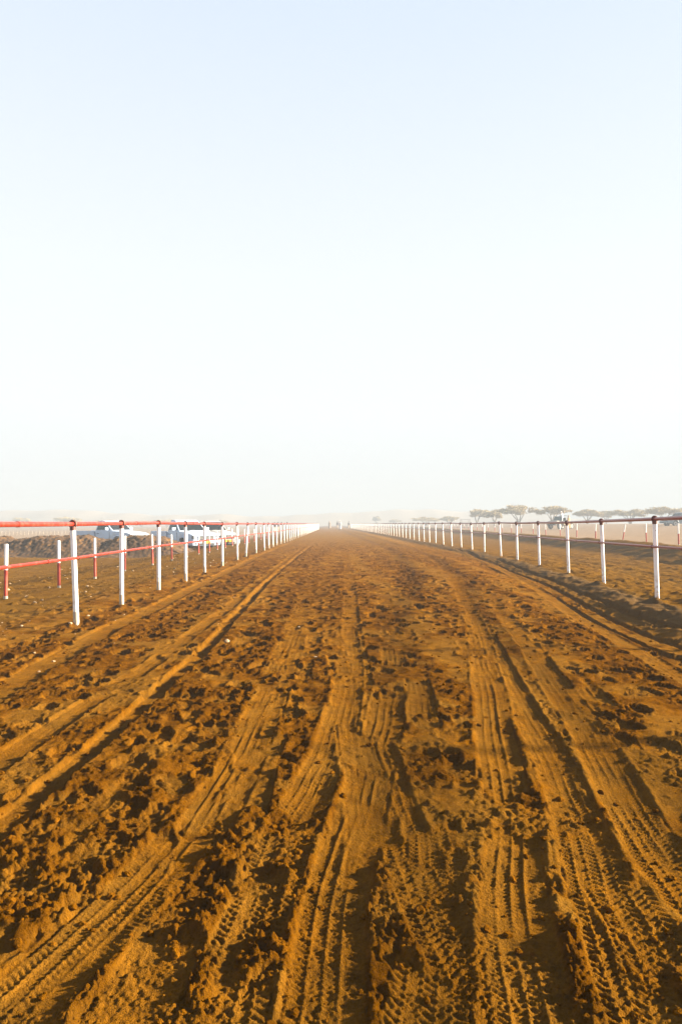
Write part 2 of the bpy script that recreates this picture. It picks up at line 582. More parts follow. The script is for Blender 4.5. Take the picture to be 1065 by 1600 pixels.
        u = (dx * ca + dy * sa) / rb
        v = (-dx * sa + dy * ca) / ra
        q = np.sqrt(u * u + v * v) + 0.16 * vnoise(X[w] / 0.05, Y[w] / 0.05, k) + 0.10 * vnoise(X[w] / 0.018, Y[w] / 0.018, k)
        dep = rng.uniform(0.010, 0.038) * (1 + 0.8 * min(max((cy - 3) / 5, 0), 1)) * (0.35 if cx < -3.4 else 1)
        inside = S(1.02, 0.80, q)
        rim = np.exp(-((q - 1.15) / 0.17) ** 2) * dep * 0.45
        zc = float(Z[w].mean())
        tilt = rng.uniform(-0.25, 0.25) * u * 0.03
        flat = zc - dep + tilt + 0.30 * (Z[w] - zc)
        crumb = 1 + 0.8 * vnoise(X[w] / 0.02, Y[w] / 0.02, k + 1)
        Z[w] = Z[w] * (1 - inside) + flat * inside
        Z[w] += np.maximum(rim * crumb - np.maximum(Z[w] - Zb[w], 0), 0)
        pack[w] = np.maximum(pack[w], inside * rng.uniform(0.0, 0.55))

    def settle():
        dv = Z - Zb
        far = 1 + 1.1 * S(2.5, 8, Y)
        Z[:] = Zb + np.where(dv > 0, 0.025 * far * np.tanh(dv / 0.028 / far), 0.034 * far * np.tanh(dv / 0.038 / far)) * on_track + dv * (1 - on_track)
    settle()

    # smooth trodden plates
    for k in range(110):
        cy = 1.0 + 16 * rng.random() ** 1.5
        cx = rng.uniform(-3.8, float(xr(cy)) - 0.8)
        ra = rng.uniform(0.05, 0.14)
        w = window(cx, cy, ra * 2.2)
        if w is None:
            continue
        dx = (X[w] - cx) / (ra * 1.5)
        dy = (Y[w] - cy) / ra
        q = np.sqrt(dx * dx + dy * dy) + 0.5 * vnoise(X[w] / 0.13, Y[w] / 0.13, 900 + k)
        ins = S(1.0, 0.8, q) * 0.85
        zc = float(Z[w].mean())
        Z[w] = Z[w] * (1 - ins) + (zc + 0.12 * (Z[w] - zc) + .002 * vnoise(X[w] / .03, Y[w] / .1, 77)) * ins
        pack[w] = np.maximum(pack[w], ins * rng.uniform(0.4, 1.0))

    # wheel tracks
    in_any = np.zeros_like(X)
    for k, (kind, wid, depth, pl, thr) in enumerate(TRACKS):
        P = spline([pxw(*p) for p in pl])
        P = P[np.argsort(P[:, 1])]
        P = np.vstack([P[0] - (P[4] - P[0]) / max(np.linalg.norm(P[4] - P[0]), 1e-6) * 1.2, P])
        P = P[np.argsort(P[:, 1])]
        y0, y1 = P[0, 1], P[-1, 1]
        i0, i1 = np.searchsorted(ys, [y0, y1])
        yy = ys[i0:i1]
        xc = np.interp(yy, P[:, 1], P[:, 0])
        sl_ = np.gradient(xc, yy)
        if len(yy) > 40:
            ker = np.hanning(25)
            ker /= ker.sum()
            sl_ = np.convolve(np.pad(sl_, 12, mode='edge'), ker, 'valid')
        cs = 1 / np.sqrt(1 + sl_ ** 2)
        s_arc = np.concatenate([[0], np.cumsum(np.hypot(np.diff(yy), np.diff(xc)))])
        Xs = X[i0:i1]
        Ys = Y[i0:i1]
        dx = Xs - xc[:, None]
        u = dx * cs[:, None]
        half = wid / 2
        msk = np.abs(u) < half * 2.6
        cols = np.nonzero(msk.any(axis=0))[0]
        if not len(cols):
            continue
        j0, j1 = cols[0], cols[-1] + 1
        W = (slice(i0, i1), slice(j0, j1))
        u = u[:, j0:j1] + 0.012 * vnoise(X[W] / 0.3, Y[W] / 0.6, 300 + k)
        s = s_arc[:, None] + (dx[:, j0:j1] * (sl_ * cs)[:, None])
        gg = g[W]
        pres = S(thr - 0.25, thr + 0.15, vnoise(s * 1.0 / 0.8, u * 0 + k * 3.7, 400 + k) + 0.5 * vnoise(s / .2, u / .12, 440 + k))
        au = np.abs(u) / half
        inside = S(1.08, 0.92, au) * pres
        lon = S(y1, y1 * 0.75, Y[W]) * S(y0, y0 + 0.3, Y[W])
        if k > 6:
            lon = lon * (0.35 + 0.65 * S(13, 5, Y[W]))
        inside = inside * lon
        bed = Zb[W] - depth * (1.1 if k < 3 else 0.7 if k in (4, 5) else 0.4) + 0.010 * (au ** 2)
        ub = u / half
        in_any[W] = np.maximum(in_any[W], inside)
        if kind == 'lug':
            per = 0.028
            colm = np.floor((ub + 1) * 2.5)
            ph = s / per + 0.5 * np.mod(colm, 2) + 0.35 * np.sin(ub * 7.5)
            lug = S(-0.1, 0.5, np.sin(ph * 2 * np.pi))
            tread = (1 - lug) * 0.009 * np.clip((per / gg - 1.8) / 2, 0, 1)
            edge = np.abs(np.mod((ub + 1) * 2.5 + 0.5, 1) - 0.5)
            tread += 0.006 * np.exp(-(edge / 0.12) ** 2) * np.clip((.05 / gg - 1.2), 0, 1)
        elif kind == 'rib':
            per = 0.020
            lug = S(-0.2, 0.4, np.sin((s / per + 0.4 * np.sin(ub * 9)) * 2 * np.pi))
            tread = (1 - lug) * 0.005 * np.clip((per / gg - 1.8) / 2, 0, 1)
            for c in (-0.52, -0.08, 0.34):
                tread = tread + 0.010 * np.exp(-((ub - c) / 0.06) ** 2) * np.clip((.05 / gg - 1.2), 0, 1)
        else:
            tread = 0.004 * vnoise(s / 0.5, u / 0.02, 500 + k) * np.clip((.05 / gg - 1.2), 0, 1)
        wear = 0.55 + 0.45 * vnoise(s / .35, u / .1, 520 + k)
        worn = bed + tread * np.clip(wear, .15, 1) + 0.14 * (Z[W] - Zb[W])
        Z[W] = Z[W] * (1 - inside) + worn * inside
        ridge = np.exp(-((au - 1.18) / 0.13) ** 2) * (0.010 + 0.008 * vnoise(s / 0.3, np.sign(u) * 5.0 + k, 560 + k))
        bright = np.exp(-((au - 1.45) / 0.3) ** 2) * 0.009
        rid = (np.maximum(ridge, 0) + bright * (0.6 + 0.8 * vnoise(s / .06, u / .05, 580 + k))) * pres * lon * (1 if kind != 'plain' else .8)
        Z[W] += np.maximum(rid - np.maximum(Z[W] - Zb[W], 0), 0)
        pack[W] = np.maximum(pack[W] * (1 - inside), inside * (0.45 + 0.3 * vnoise(s / .5, u / .2, 600 + k)))

    settle()
    # soil heaped and scoured round the foot of every near post
    prr = random.Random(11)
    feet = [(float(xl(y)), y) for y in lp if 3 < y < 40] + [(float(xr(y)), y) for y in rp_ if 3 < y < 40]
    for fx_, fy_ in feet:
        w = window(fx_, fy_, 0.5)
        if w is None:
            continue
        q = np.hypot(X[w] - fx_ + prr.uniform(-.04, .04), (Y[w] - fy_)) * (1 + .25 * vnoise(X[w] / .12, Y[w] / .12, 31))
        Z[w] += 0.045 * np.exp(-(q / 0.11) ** 2) - 0.014 * np.exp(-((q - 0.24) / 0.09) ** 2)
    # crumbs fallen over everything, thick between and along the tracks, thin on the treads
    a, b = np.searchsorted(ys, [-1, 9])
    sl = (slice(a, b), slice(c0, c1))
    xs_, ys_ = X[sl], Y[sl]
    cn = vnoise(xs_ / 0.42, ys_ / 0.5, 151) + 0.7 * vnoise(xs_ / 0.15, ys_ / 0.17, 152) + 0.3 * vnoise(xs_ / .06, ys_ / .06, 153)
    cm = S(-0.55, 0.15, cn) * (1 - 0.72 * in_any[sl]) * (0.25 + 0.75 * on_track[sl]) * (1 - 0.45 * np.clip(pack[sl], 0, 1))
    sl_c = sl
    gs = g[sl]
    Z[sl] += clods(xs_, ys_, 0.026, 0.9, 160) * cm * 1.1 * np.clip((.026 / gs - 2.0) / 2, 0, 1)
    Z[sl] += clods(xs_ + 3.3, ys_, 0.0145, 0.95, 165) * S(-.6, .2, cn) * (1 - .5 * in_any[sl]) * 1.2 * np.clip((.0145 / gs - 1.6) / 2, 0, 1)
    Z[sl] += clods(xs_ + .31, ys_ + .7, 0.048, 0.65, 170) * cm * 0.75 * np.clip((.048 / gs - 2.0) / 2, 0, 1)
    Z[sl] += 0.010 * np.abs(vnoise(xs_ / 0.035, ys_ / 0.035, 180)) * cm * np.clip((.035 / gs - 2.0) / 2, 0, 1)
    # stony texture of the side ground
    nrm = np.nonzero((ys > 4) & (ys < 30))[0]
    sl = (slice(nrm[0], nrm[-1] + 1), slice(c0, c1))
    Z[sl] += clods(X[sl], Y[sl], 0.12, 0.12, 95) * (1 - on_track[sl]) * 0.5 * (1 - plain[sl])

    churn = S(-0.3, 0.5, rough_n) * on_track * (1 - 0.8 * in_any)
    far_pale = S(14, 60, Y) * on_track  # track soil grows paler with distance
    pack = np.maximum(pack, far_pale * 0.9)
    churn = churn * (1 - 0.7 * far_pale)
    churn[sl_c] = np.maximum(churn[sl_c], cm * on_track[sl_c]) * (1 - 0.6 * pack[sl_c])
    verts = np.stack([X, Y, Z], -1).reshape(-1, 3).astype(np.float32)
    idx = (np.arange(ny - 1)[:, None] * nx + np.arange(nx - 1)[None, :]).ravel()
    quads = np.stack([idx, idx + 1, idx + nx + 1, idx + nx], -1).astype(np.int32)
    me = bpy.data.meshes.new('ground')
    me.vertices.add(len(verts))
    me.vertices.foreach_set('co', verts.ravel())
    me.loops.add(quads.size)
    me.loops.foreach_set('vertex_index', quads.ravel())
    me.polygons.add(len(quads))
    me.polygons.foreach_set('loop_start', np.arange(0, quads.size, 4, dtype=np.int32))
    me.polygons.foreach_set('loop_total', np.full(len(quads), 4, np.int32))
    me.polygons.foreach_set('use_smooth', np.ones(len(quads), bool))
    for nm, arr in (('side', side), ('plain', plain), ('pack', pack), ('churn', churn)):
        at = me.attributes.new(nm, 'FLOAT', 'POINT')
        at.data.foreach_set('value', np.clip(arr, 0, 1).astype(np.float32).ravel())
    me.update(calc_edges=True)
    me.materials.append(GM)
    ob = bpy.data.objects.new('ground', me)
    COL.objects.link(ob)
    ob['kind'] = 'structure'
    ob['label'] = 'orange dirt racetrack with tyre tracks, shoulders and pale desert plain'

    def gz(x, y):
        i = int(np.clip(np.searchsorted(ys, y) - 1, 0, ny - 2))
        fy = (y - ys[i]) / (ys[i + 1] - ys[i])
        row = X[i] * (1 - fy) + X[i + 1] * fy
        zr = Z[i] * (1 - fy) + Z[i + 1] * fy
        return float(np.interp(x, row, zr))
    print('ground', nx, ny, nx * ny)
    return gz


GM = ground_material()
gz = build_ground()


# ------------------------------------------------------------------ mesh helpers
class MB:
    def __init__(s):
        s.v, s.f, s.m, s.mats = [], [], [], []

    def mi(s, mat):
        if mat not in s.mats:
            s.mats.append(mat)
        return s.mats.index(mat)

    def add(s, vs, fs, mat):
        o = len(s.v)
        s.v += [tuple(v) for v in vs]
        k = s.mi(mat)
        for f in fs:
            s.f.append(tuple(i + o for i in f))
            s.m.append(k)

    def tube(s, pts, rad, mat, n=10, caps=True):
        pts = [Vector(p) for p in pts]
        rads = rad if isinstance(rad, (list, tuple)) else [rad] * len(pts)
        vs, fs = [], []
        for k, p in enumerate(pts):
            a = pts[max(k - 1, 0)]
            b = pts[min(k + 1, len(pts) - 1)]
            t = (b - a).normalized()
            up = Vector((0, 0, 1)) if abs(t.z) < 0.9 else Vector((0, 1, 0))
            e = t.cross(up).normalized()
            f = e.cross(t).normalized()
            for i in range(n):
                w = 2 * math.pi * i / n
                vs.append(p + (e * math.cos(w) + f * math.sin(w)) * rads[k])
        for k in range(len(pts) - 1):
            for i in range(n):
                j = (i + 1) % n
                fs.append((k * n + i, k * n + j, (k + 1) * n + j, (k + 1) * n + i))
        if caps:
            fs.append(tuple(range(n)))
            fs.append(tuple((len(pts) - 1) * n + i for i in reversed(range(n))))
        s.add(vs, fs, mat)
        return s

    def box(s, c, size, mat, rot=None):
        vs = []
        for z in (-.5, .5):
            for x, y in ((-.5, -.5), (.5, -.5), (.5, .5), (-.5, .5)):
                v = Vector((x * size[0], y * size[1], z * size[2]))
                if rot:
                    v = rot @ v
                vs.append(v + Vector(c))
        s.add(vs, [(3, 2, 1, 0), (4, 5, 6, 7), (0, 1, 5, 4), (1, 2, 6, 5), (2, 3, 7, 6), (3, 0, 4, 7)], mat)
        return s

    def prism(s, prof, y0, y1, mat, xf=None):
        """side profile (x, z) extruded from y0 to y1; xf(x, y, z) may reshape"""
        n = len(prof)
        vs = [(x, y0, z) for x, z in prof] + [(x, y1, z) for x, z in prof]
        if xf:
            vs = [xf(*v) for v in vs]
        fs = [tuple(range(n)), tuple(reversed(range(n, 2 * n)))]
        fs += [((i + 1) % n, i, i + n, (i + 1) % n + n) for i in range(n)]
        s.add(vs, fs, mat)
        return s

    def torus(s, c, axis, R_, r, mat, n=16, m=6):
        ax = Vector(axis).normalized()
        up = Vector((0, 0, 1)) if abs(ax.z) < 0.9 else Vector((1, 0, 0))
        e = ax.cross(up).normalized()
        f = e.cross(ax).normalized()
        vs, fs = [], []
        for i in range(n):
            w = 2 * math.pi * i / n
            d = e * math.cos(w) + f * math.sin(w)
            for j in range(m):
                q = 2 * math.pi * j / m
                vs.append(Vector(c) + d * (R_ + r * math.cos(q)) + ax * (r * math.sin(q)))
        for i in range(n):
            for j in range(m):
                fs.append((i * m + j, ((i + 1) % n) * m + j, ((i + 1) % n) * m + (j + 1) % m, i * m + (j + 1) % m))
        s.add(vs, fs, mat)
        return s

    def build(s, name, parent=None, smooth=True, bevel=0.0):
        me = bpy.data.meshes.new(name)
        me.from_pydata(s.v, [], s.f)
        for m in s.mats:
            me.materials.append(m)
        me.polygons.foreach_set('material_index', s.m)
        bm = bmesh.new()
        bm.from_mesh(me)
        bmesh.ops.recalc_face_normals(bm, faces=bm.faces)
        if bevel:
            eds = [e for e in bm.edges if len(e.link_faces) == 2 and e.calc_face_angle(0) > R(28)]
            bmesh.ops.bevel(bm, geom=eds, offset=bevel, segments=2, affect='EDGES', profile=0.6, clamp_overlap=True)
        for f in bm.faces:
            f.smooth = smooth
        for e in bm.edges:
            if len(e.link_faces) == 2 and e.calc_face_angle(0) > R(40):
                e.smooth = False
        bm.to_mesh(me)
        bm.free()
        o = bpy.data.objects.new(name, me)
        COL.objects.link(o)
        if parent is not None:
            o.parent = parent
        return o


def tag(o, label, cat, group=None, kind=None):
    if label:
        o['label'] = label
    if cat:
        o['category'] = cat
    if group:
        o['group'] = group
    if kind:
        o['kind'] = kind
    return o


def empty(name, loc, rz=0.0):
    o = bpy.data.objects.new(name, None)
    COL.objects.link(o)
    o.location = loc
    o.rotation_euler = (0, 0, rz)
    return o


def copy_tree(o, parent=None):
    c = o.copy()
    COL.objects.link(c)
    c.parent = parent
    for ch in [k for k in COL.objects if k.parent == o]:
        copy_tree(ch, c)
    return c


# ------------------------------------------------------------------ rail fences
def fence(fx, posts, lab, lean, sleeve, lev, rail_r=0.026, bottom_dirt=False):
    """posts: list of Y. fx(Y) gives X. One fence with post parts (> clamp, base_sleeve) and rails."""
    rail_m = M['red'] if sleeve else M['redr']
    root = empty('rail_fence', (float(fx(posts[0])), posts[0], 0))
    tag(root, lab, 'fence')
    ox, oy = root.location.x, root.location.y
    H = 1.15
    tops, mids = [], []
    rng = random.Random(int(posts[3] * 100))
    protop = None
    for k, y in enumerate(posts):
        x = float(fx(y))
        gzz = float(base_z(np.array([x]), np.array([y]))[0]) + lev(y)
        zt = gzz + H + rng.gauss(0, 0.006)
        le = lean + rng.gauss(0, 0.009)
        ly = rng.gauss(0, 0.012)
        if lean == LEAN_L and k in (12,):
            le += 0.06
        if protop is None:
            p = MB().tube([(0, 0, -1.5), (0, 0, -0.03)], 0.030, M['post'], 14).build('post', root)
            c = MB().torus((0, 0, 0), (0, 1, 0), rail_r + 0.012, 0.012, M['joint'], 18, 8).tube([(0, 0, -0.07), (0, 0, -0.028)], 0.033, M['joint'], 14).build('clamp', p)
            protop = p, c
            if sleeve:
                sm = MB().tube([(0, 0, -1.6), (0, 0, -1.005)], 0.0325, M['concrete'], 14)
                protop = p, c, sm.build('base_sleeve', p)
        else:
            p = protop[0].copy()
            COL.objects.link(p)
            p.parent = root
            for q in protop[1:]:
                if y > 75:
                    continue
                c = q.copy()
                COL.objects.link(c)
                c.parent = p
        p.location = (x - ox, y - oy, zt)
        p.rotation_euler = (ly, -(-le), 0)
        tops.append((x - ox, y - oy, zt))
        # the lower rail runs on the track side of the posts
        mz = zt - 0.385
        sgn = 1 if fx is xl else -1
        mids.append((x - ox + sgn * 0.045 - math.sin(le) * 0.385, y - oy, mz))
    top = MB()
    top.tube(tops, rail_r, rail_m, 14)
    top.build('top_rail', root)
    low = MB()
    low.tube(mids, rail_r * 0.66, rail_m, 12)
    low.build('lower_rail', root)
    # pipe joints along the rails
    for line, rr, nm, st in ((tops, rail_r, 'pipe_joint', 0.36), (mids, rail_r * 0.66, 'pipe_joint', 0.62)):
        for k in range(0, min(len(line) - 1, 22), 2):
            a, b = Vector(line[k]), Vector(line[k + 1])
            c = a.lerp(b, st)
            dirv = (b - a).normalized()
            MB().tube([c - dirv * 0.018, c + dirv * 0.018], rr + 0.004, rail_m, 14).build(nm, root)
    # brackets holding the lower rail to each near post
    for k in range(0, min(len(posts), 24)):
        m = Vector(mids[k])
        MB().torus(m, (0, 1, 0), rail_r * 0.66 + 0.004, 0.004, M['joint'], 12, 5).build('bracket', root)
    return root


LEAN_L, LEAN_R = -0.012, -0.034
fence(xl, lp, 'long white posted fence with bright red pipe rails along the left side of the track', LEAN_L, True, lambda y: 0.0)
fence(xr, rp_, 'long white posted fence with shaded red rails on the bank right of the track', LEAN_R, False, lambda y: 0.0)

# ------------------------------------------------------------------ marker posts
ORD = ['first', 'second', 'third', 'fourth', 'fifth', 'sixth', 'seventh', 'eighth', 'ninth', 'tenth', 'eleventh', 'twelfth']


def marker_proto():
    m = MB()
    m.tube([(0, 0, 0.04), (0, 0, 0.50)], 0.029, M['redm'], 14, caps=False)
    m.tube([(0, 0, 0.50), (0, 0, 0.94)], 0.0292, M['white'], 14)
    p = m.build('marker_post')
    f = MB().tube([(0, 0, -0.3), (0, 0, 0.055)], [0.036, 0.034], M['concrete'], 12).build('concrete_foot', p)
    return p


proto = marker_proto()
first = True


def put_marker(x, y, lab, grp, lean=(0, 0), sc_=1.0):
    global first
    o = proto if first else copy_tree(proto)
    first = False
    o.location = (x, y, gz(x, y) - 0.01)
    o.rotation_euler = (lean[0], lean[1], 0)
    o.scale = (1, 1, sc_)
    tag(o, lab, 'marker post', grp)
    return o


rng = random.Random(3)
ml = [(12.5, 11.4), (95, 13.4), (150.5, 15.7), (196.5, 17.9), (239.5, 20.6), (269.3, 23.3), (293, 25.6), (311, 27.9), (327.6, 30.2), (340, 32.6), (352.5, 35), (363.4, 37.4), (372.5, 39.8)]
for k in range(24):
    if k < len(ml):
        px, Y = ml[k]
        X_ = (px - 522) / FX * Y
    else:
        Y = 39.8 + 2.45 * (k - 12)
        X_ = -5.55 + rng.gauss(0, .04)
    if k < 12:
        lab = 'red and white marker post behind left fence, %s from the photo left edge' % ORD[k]
    else:
        lab = 'tiny hazy red and white marker post in the distant end of the left row'
    put_marker(X_, Y, lab, 'short marker posts in a row behind the left fence', (rng.gauss(0, .012), -0.012 + rng.gauss(0, .012)), 1 + rng.gauss(0, .03))
mr = [(1062, 27.4), (1011, 32.0), (973.5, 35.5), (931, 39.5), (901.3, 43), (875.7, 46.8), (853, 50.5), (833, 54.5), (814.5, 58.5), (799, 62.8), (785, 67.2)]
for k in range(24):
    if k < len(mr):
        px, Y = mr[k]
        X_ = (px - 522) / FX * Y
    else:
        Y = 67.2 + 4.2 * (k - 10)
        X_ = float(xm(Y))
    if k == 2:
        lab = 'short marker post tilted strongly to the right, third from the right edge of the photo'
    elif k < 12:
        lab = 'white over red marker post beyond right bank, %s from the photo right edge' % ORD[k]
    else:
        lab = 'tiny hazy white over red marker post far off beyond the right bank'
    ln = (rng.gauss(0, .01), (0.17 if k == 2 else -0.02 + rng.gauss(0, .02)))
    put_marker(X_, Y, lab, 'short marker posts in a row beyond the right bank', ln, 0.94 + rng.gauss(0, .03))


# ------------------------------------------------------------------ earth bank on the left
def earth_bank():
    nx, ny = 420, 130
    xs = np.linspace(-24, -5.0, nx)
    yv = np.linspace(28.4, 34.5, ny)
    X, Y = np.meshgrid(xs, yv)
    px = np.array([-400, 0, 25, 60, 130, 172, 195, 230, 252, 268, 281, 293, 305, 318, 400])
    tp = np.array([835, 836, 840, 835, 835, 841, 835, 833.5, 836, 842, 850, 858, 866, 872, 874])
    cx = (px - 522) / FX * 31
    cz = EYE - (tp - 818.3) * 31 / FX
    crest = np.interp(X, cx, cz)
    crest = crest + 0.05 * vnoise(X / 1.2, Y * 0 + 3, 5)
    b = -0.33
    prof = S(28.7, 30.8, Y + 0.25 * vnoise(X / 1.5, Y / 1.5, 6)) * S(34.3, 31.8, Y)
    H = np.maximum(crest - b, 0)
    Z = b - 0.05 + H * prof
    n = -0.06 + 0.05 * vnoise(X / .5, Y / .5, 7) + 0.03 * np.abs(vnoise(X / .26, Y / .26, 8)) + 0.04 * vnoise(X / .14, Y / .14, 9)
    Z += n * np.clip(H * 2, 0, 1) * (0.3 + prof)
    Z += clods(X, Y, 0.16, 0.5, 12) * 0.35 * prof
    vs = np.stack([X, Y, Z], -1).reshape(-1, 3)
    fs = [(j * nx + i, j * nx + i + 1, (j + 1) * nx + i + 1, (j + 1) * nx + i) for j in range(ny - 1) for i in range(nx - 1)]
    me = bpy.data.meshes.new('earth_bank')
    me.from_pydata(vs.tolist(), [], fs)
    me.materials.append(BANKM)
    me.polygons.foreach_set('use_smooth', [True] * len(fs))
    o = bpy.data.objects.new('earth_bank', me)
    COL.objects.link(o)
    tag(o, 'long lumpy heap of dug brown earth in front of the pickups on the left', 'earth heap')
    return o


BANKM = paint('dug_brown_earth', (0.050, 0.020, 0.001), 0.95, (0.17, 0.075, 0.004), 0.75, 6.0, bump=0.5)
earth_bank()


# ------------------------------------------------------------------ vehicles
def wheel_mb(x, y, r, w):
    t = MB()
    n = 28
    prof = [(0.62, -0.5), (0.93, -0.5), (1.0, -0.36), (1.0, 0.36), (0.93, 0.5), (0.62, 0.5)]
    vs, fs = [], []
    for i in range(n):
        a = 2 * math.pi * i / n
        for q, yy in prof:
            vs.append((x + math.cos(a) * q * r, y + yy * w, r + math.sin(a) * q * r))
    k = len(prof)
    for i in range(n):
        j = (i + 1) % n
        for m in range(k):
            fs.append((i * k + m, j * k + m, j * k + (m + 1) % k, i * k + (m + 1) % k))
    t.add(vs, fs, M['rubber'])
    return t


def add_wheel(root, x, y, r=0.37, w=0.24):
    t = wheel_mb(x, y, r, w).build('wheel', root)
    s = 1 if y > 0 else -1
    rm = MB()
    rm.tube([(x, y - w * 0.42, r), (x, y + w * 0.42, r)], r * 0.62, M['rim'], 22)
    rm.tube([(x, y + s * w * 0.40, r), (x, y + s * w * 0.5, r)], r * 0.2, M['black'], 12)
    for q in range(6):
        a = q * math.pi / 3
        rm.tube([(x + math.cos(a) * r * .42, y + s * w * 0.41, r + math.sin(a) * r * .42), (x + math.cos(a) * r * .42, y + s * w * 0.435, r + math.sin(a) * r * .42)], r * 0.09, M['black'], 8)
    rm.build('rim', t)


def arch(cx, r, z0):
    pts = []
    for i in range(9):
        a = math.pi * i / 8
        pts.append((cx + math.cos(a) * r, max(z0, 0.38 + math.sin(a) * r)))
    return pts


def pickup(name, paintm, lab, loc, rz, suv=False, grp=None, plate=True):
    """double purpose: single-cab pickup, or estate body. +X is forward."""
    root = empty(name, loc, rz)
    tag(root, lab, 'pickup truck' if not suv else 'car', grp)
    W = 0.86
    zb = 0.36
    front, back = 2.45, (-0.45 if not suv else -2.3)
    prof = [(back, zb)] + ([] if not suv else list(reversed(arch(-1.45, 0.44, zb)))) + [(0.9, zb)] + list(reversed(arch(1.52, 0.44, zb))) + \
           [(2.4, 0.42), (2.52, 0.52), (2.52, 0.80), (2.44, 0.95), (2.2, 1.02), (1.6, 1.09), (1.02, 1.14), (back, 1.12 if not suv else 1.15)]

    def xf(x, y, z):
        k = 1.0
        if x > 2.1:
            k = 1 - 0.16 * ((x - 2.1) / 0.42) ** 1.5
        if z > 0.9:
            k *= 1 - 0.05 * (z - 0.9) / 0.24
        return (x, y * k, z)
    MB().prism(prof, -W, W, paintm, xf).build('body', root, bevel=0.035)
    # fender flares
    for sy in (-1, 1):
        for cx in ((1.52, -1.45) if suv else (1.52,)):
            fl = MB()
            fl.tube([(cx + math.cos(a) * 0.46, sy * 0.87, 0.38 + math.sin(a) * 0.46) for a in [math.pi * q / 12 for q in range(13)]], 0.03, paintm, 8)
            fl.build('wheel_arch', root)
    # greenhouse
    rear_top, rear_bot = ((-0.28, -0.43) if not suv else (-2.0, -2.26))
    gp = [(rear_bot, 1.12), (1.06, 1.12), (0.38, 1.66), (0.28, 1.72), (0.05, 1.76), (rear_top + 0.1, 1.76), (rear_top, 1.70)]

    def tumble(x, y, z):
        return (x, y * (1 - 0.17 * (z - 1.12) / 0.64), z)
    MB().prism(gp, -0.82, 0.82, paintm, tumble).build('cab', root, bevel=0.03)

    def sidey(z):
        return 0.82 * (1 - 0.17 * (z - 1.12) / 0.64)
    # windscreen, proud by 4 mm
    n = Vector((0.54, 0, 0.68)).normalized() * 0.012

    def quad(name_, P, mat):
        m = MB()
        P = [Vector(p) for p in P]
        nn = (P[1] - P[0]).cross(P[2] - P[0]).normalized() * 0.004
        m.add([p + nn for p in P] + [p - nn for p in P], [(0, 1, 2, 3), (7, 6, 5, 4), (0, 4, 5, 1), (1, 5, 6, 2), (2, 6, 7, 3), (3, 7, 4, 0)], mat)
        return m.build(name_, root, smooth=False)
    zl, zh = 1.18, 1.655
    xl_, xh = 1.06 - (zl - 1.12) * 0.68 / 0.54, 1.06 - (zh - 1.12) * 0.68 / 0.54
    yl, yh = sidey(zl) - 0.07, sidey(zh) - 0.07
    quad('windscreen', [Vector((xl_, -yl, zl)) + n, Vector((xl_, yl, zl)) + n, Vector((xh, yh, zh)) + n, Vector((xh, -yh, zh)) + n], M['glass'])
    for sy in (-1, 1):
        spans = [((0.84, 0.30), (-0.30, -0.2))] if not suv else [((0.84, 0.30), (-0.28, -0.28)), ((-0.38, -0.38), (-1.25, -1.25)), ((-1.35, -1.35), (-2.08, -1.92))]
        for (xa, xb), (xc_, xd) in spans:
            z0, z1 = 1.20, 1.64
            ya, yb = sidey(z0) + 0.012, sidey(z1) + 0.012
            quad('side_window', [(xc_, sy * ya, z0), (xa, sy * ya, z0), (xb + 0.05, sy * yb, z1), (xd, sy * yb, z1)], M['sideglass'])
        m = MB().box((0.72, sy * 1.0, 1.26), (0.1, 0.22, 0.17), paintm)
        mo = m.build('wing_mirror', root, bevel=0.03)
        MB().box((0.665, sy * 1.0, 1.26), (0.012, 0.18, 0.13), M['lamp']).build('mirror_glass', mo)
        MB().box((-0.15, sy * 0.872, 0.98), (0.16, 0.03, 0.035), M['black']).build('door_handle', root)
        dl = MB().box((0.82, sy * 0.862, 0.76), (0.012, 0.012, 0.62), M['black']).box((-0.36, sy * 0.862, 0.76), (0.012, 0.012, 0.66), M['black'])
        dl.build('door_seam', root)
    # front end
    MB().box((2.50, 0, 0.52), (0.2, 1.62, 0.26), paintm).build('front_bumper', root, bevel=0.05)
    MB().box((2.595, 0, 0.47), (0.02, 0.9, 0.10), M['black']).build('air_intake', root)
    g = MB().box((2.530, 0, 0.80), (0.03, 0.90, 0.20), M['black'])
    for q in (-0.035, 0.03):
        g.box((2.545, 0, 0.80 + q), (0.03, 0.8, 0.018), M['rim'])
    g.build('grille', root)
    for sy in (-1, 1):
        MB().box((2.42, sy * 0.60, 0.83), (0.16, 0.32, 0.19), M['lamp'], Matrix.Rotation(-sy * 0.28, 3, 'Z')).build('headlight', root, bevel=0.03)
        MB().tube([(2.58, sy * 0.62, 0.50), (2.61, sy * 0.62, 0.50)], 0.05, M['lamp'], 12).build('fog_light', root)
    if plate:
        MB().box((2.615, 0, 0.58), (0.015, 0.46, 0.14), M['yellow']).build('number_plate', root)
    MB().tube([(1.1, -0.38, 1.155), (0.99, 0.1, 1.24)], 0.012, M['black'], 6).build('wiper', root)
    for x in (1.52, -1.45):
        for sy in (-1, 1):
            add_wheel(root, x, sy * 0.74)
        MB().tube([(x, -0.7, 0.37), (x, 0.7, 0.37)], 0.05, M['black'], 8).build('axle', root)
    MB().box((0.0, 0, 0.42), (3.9, 0.9, 0.14), M['black']).build('underbody', root)
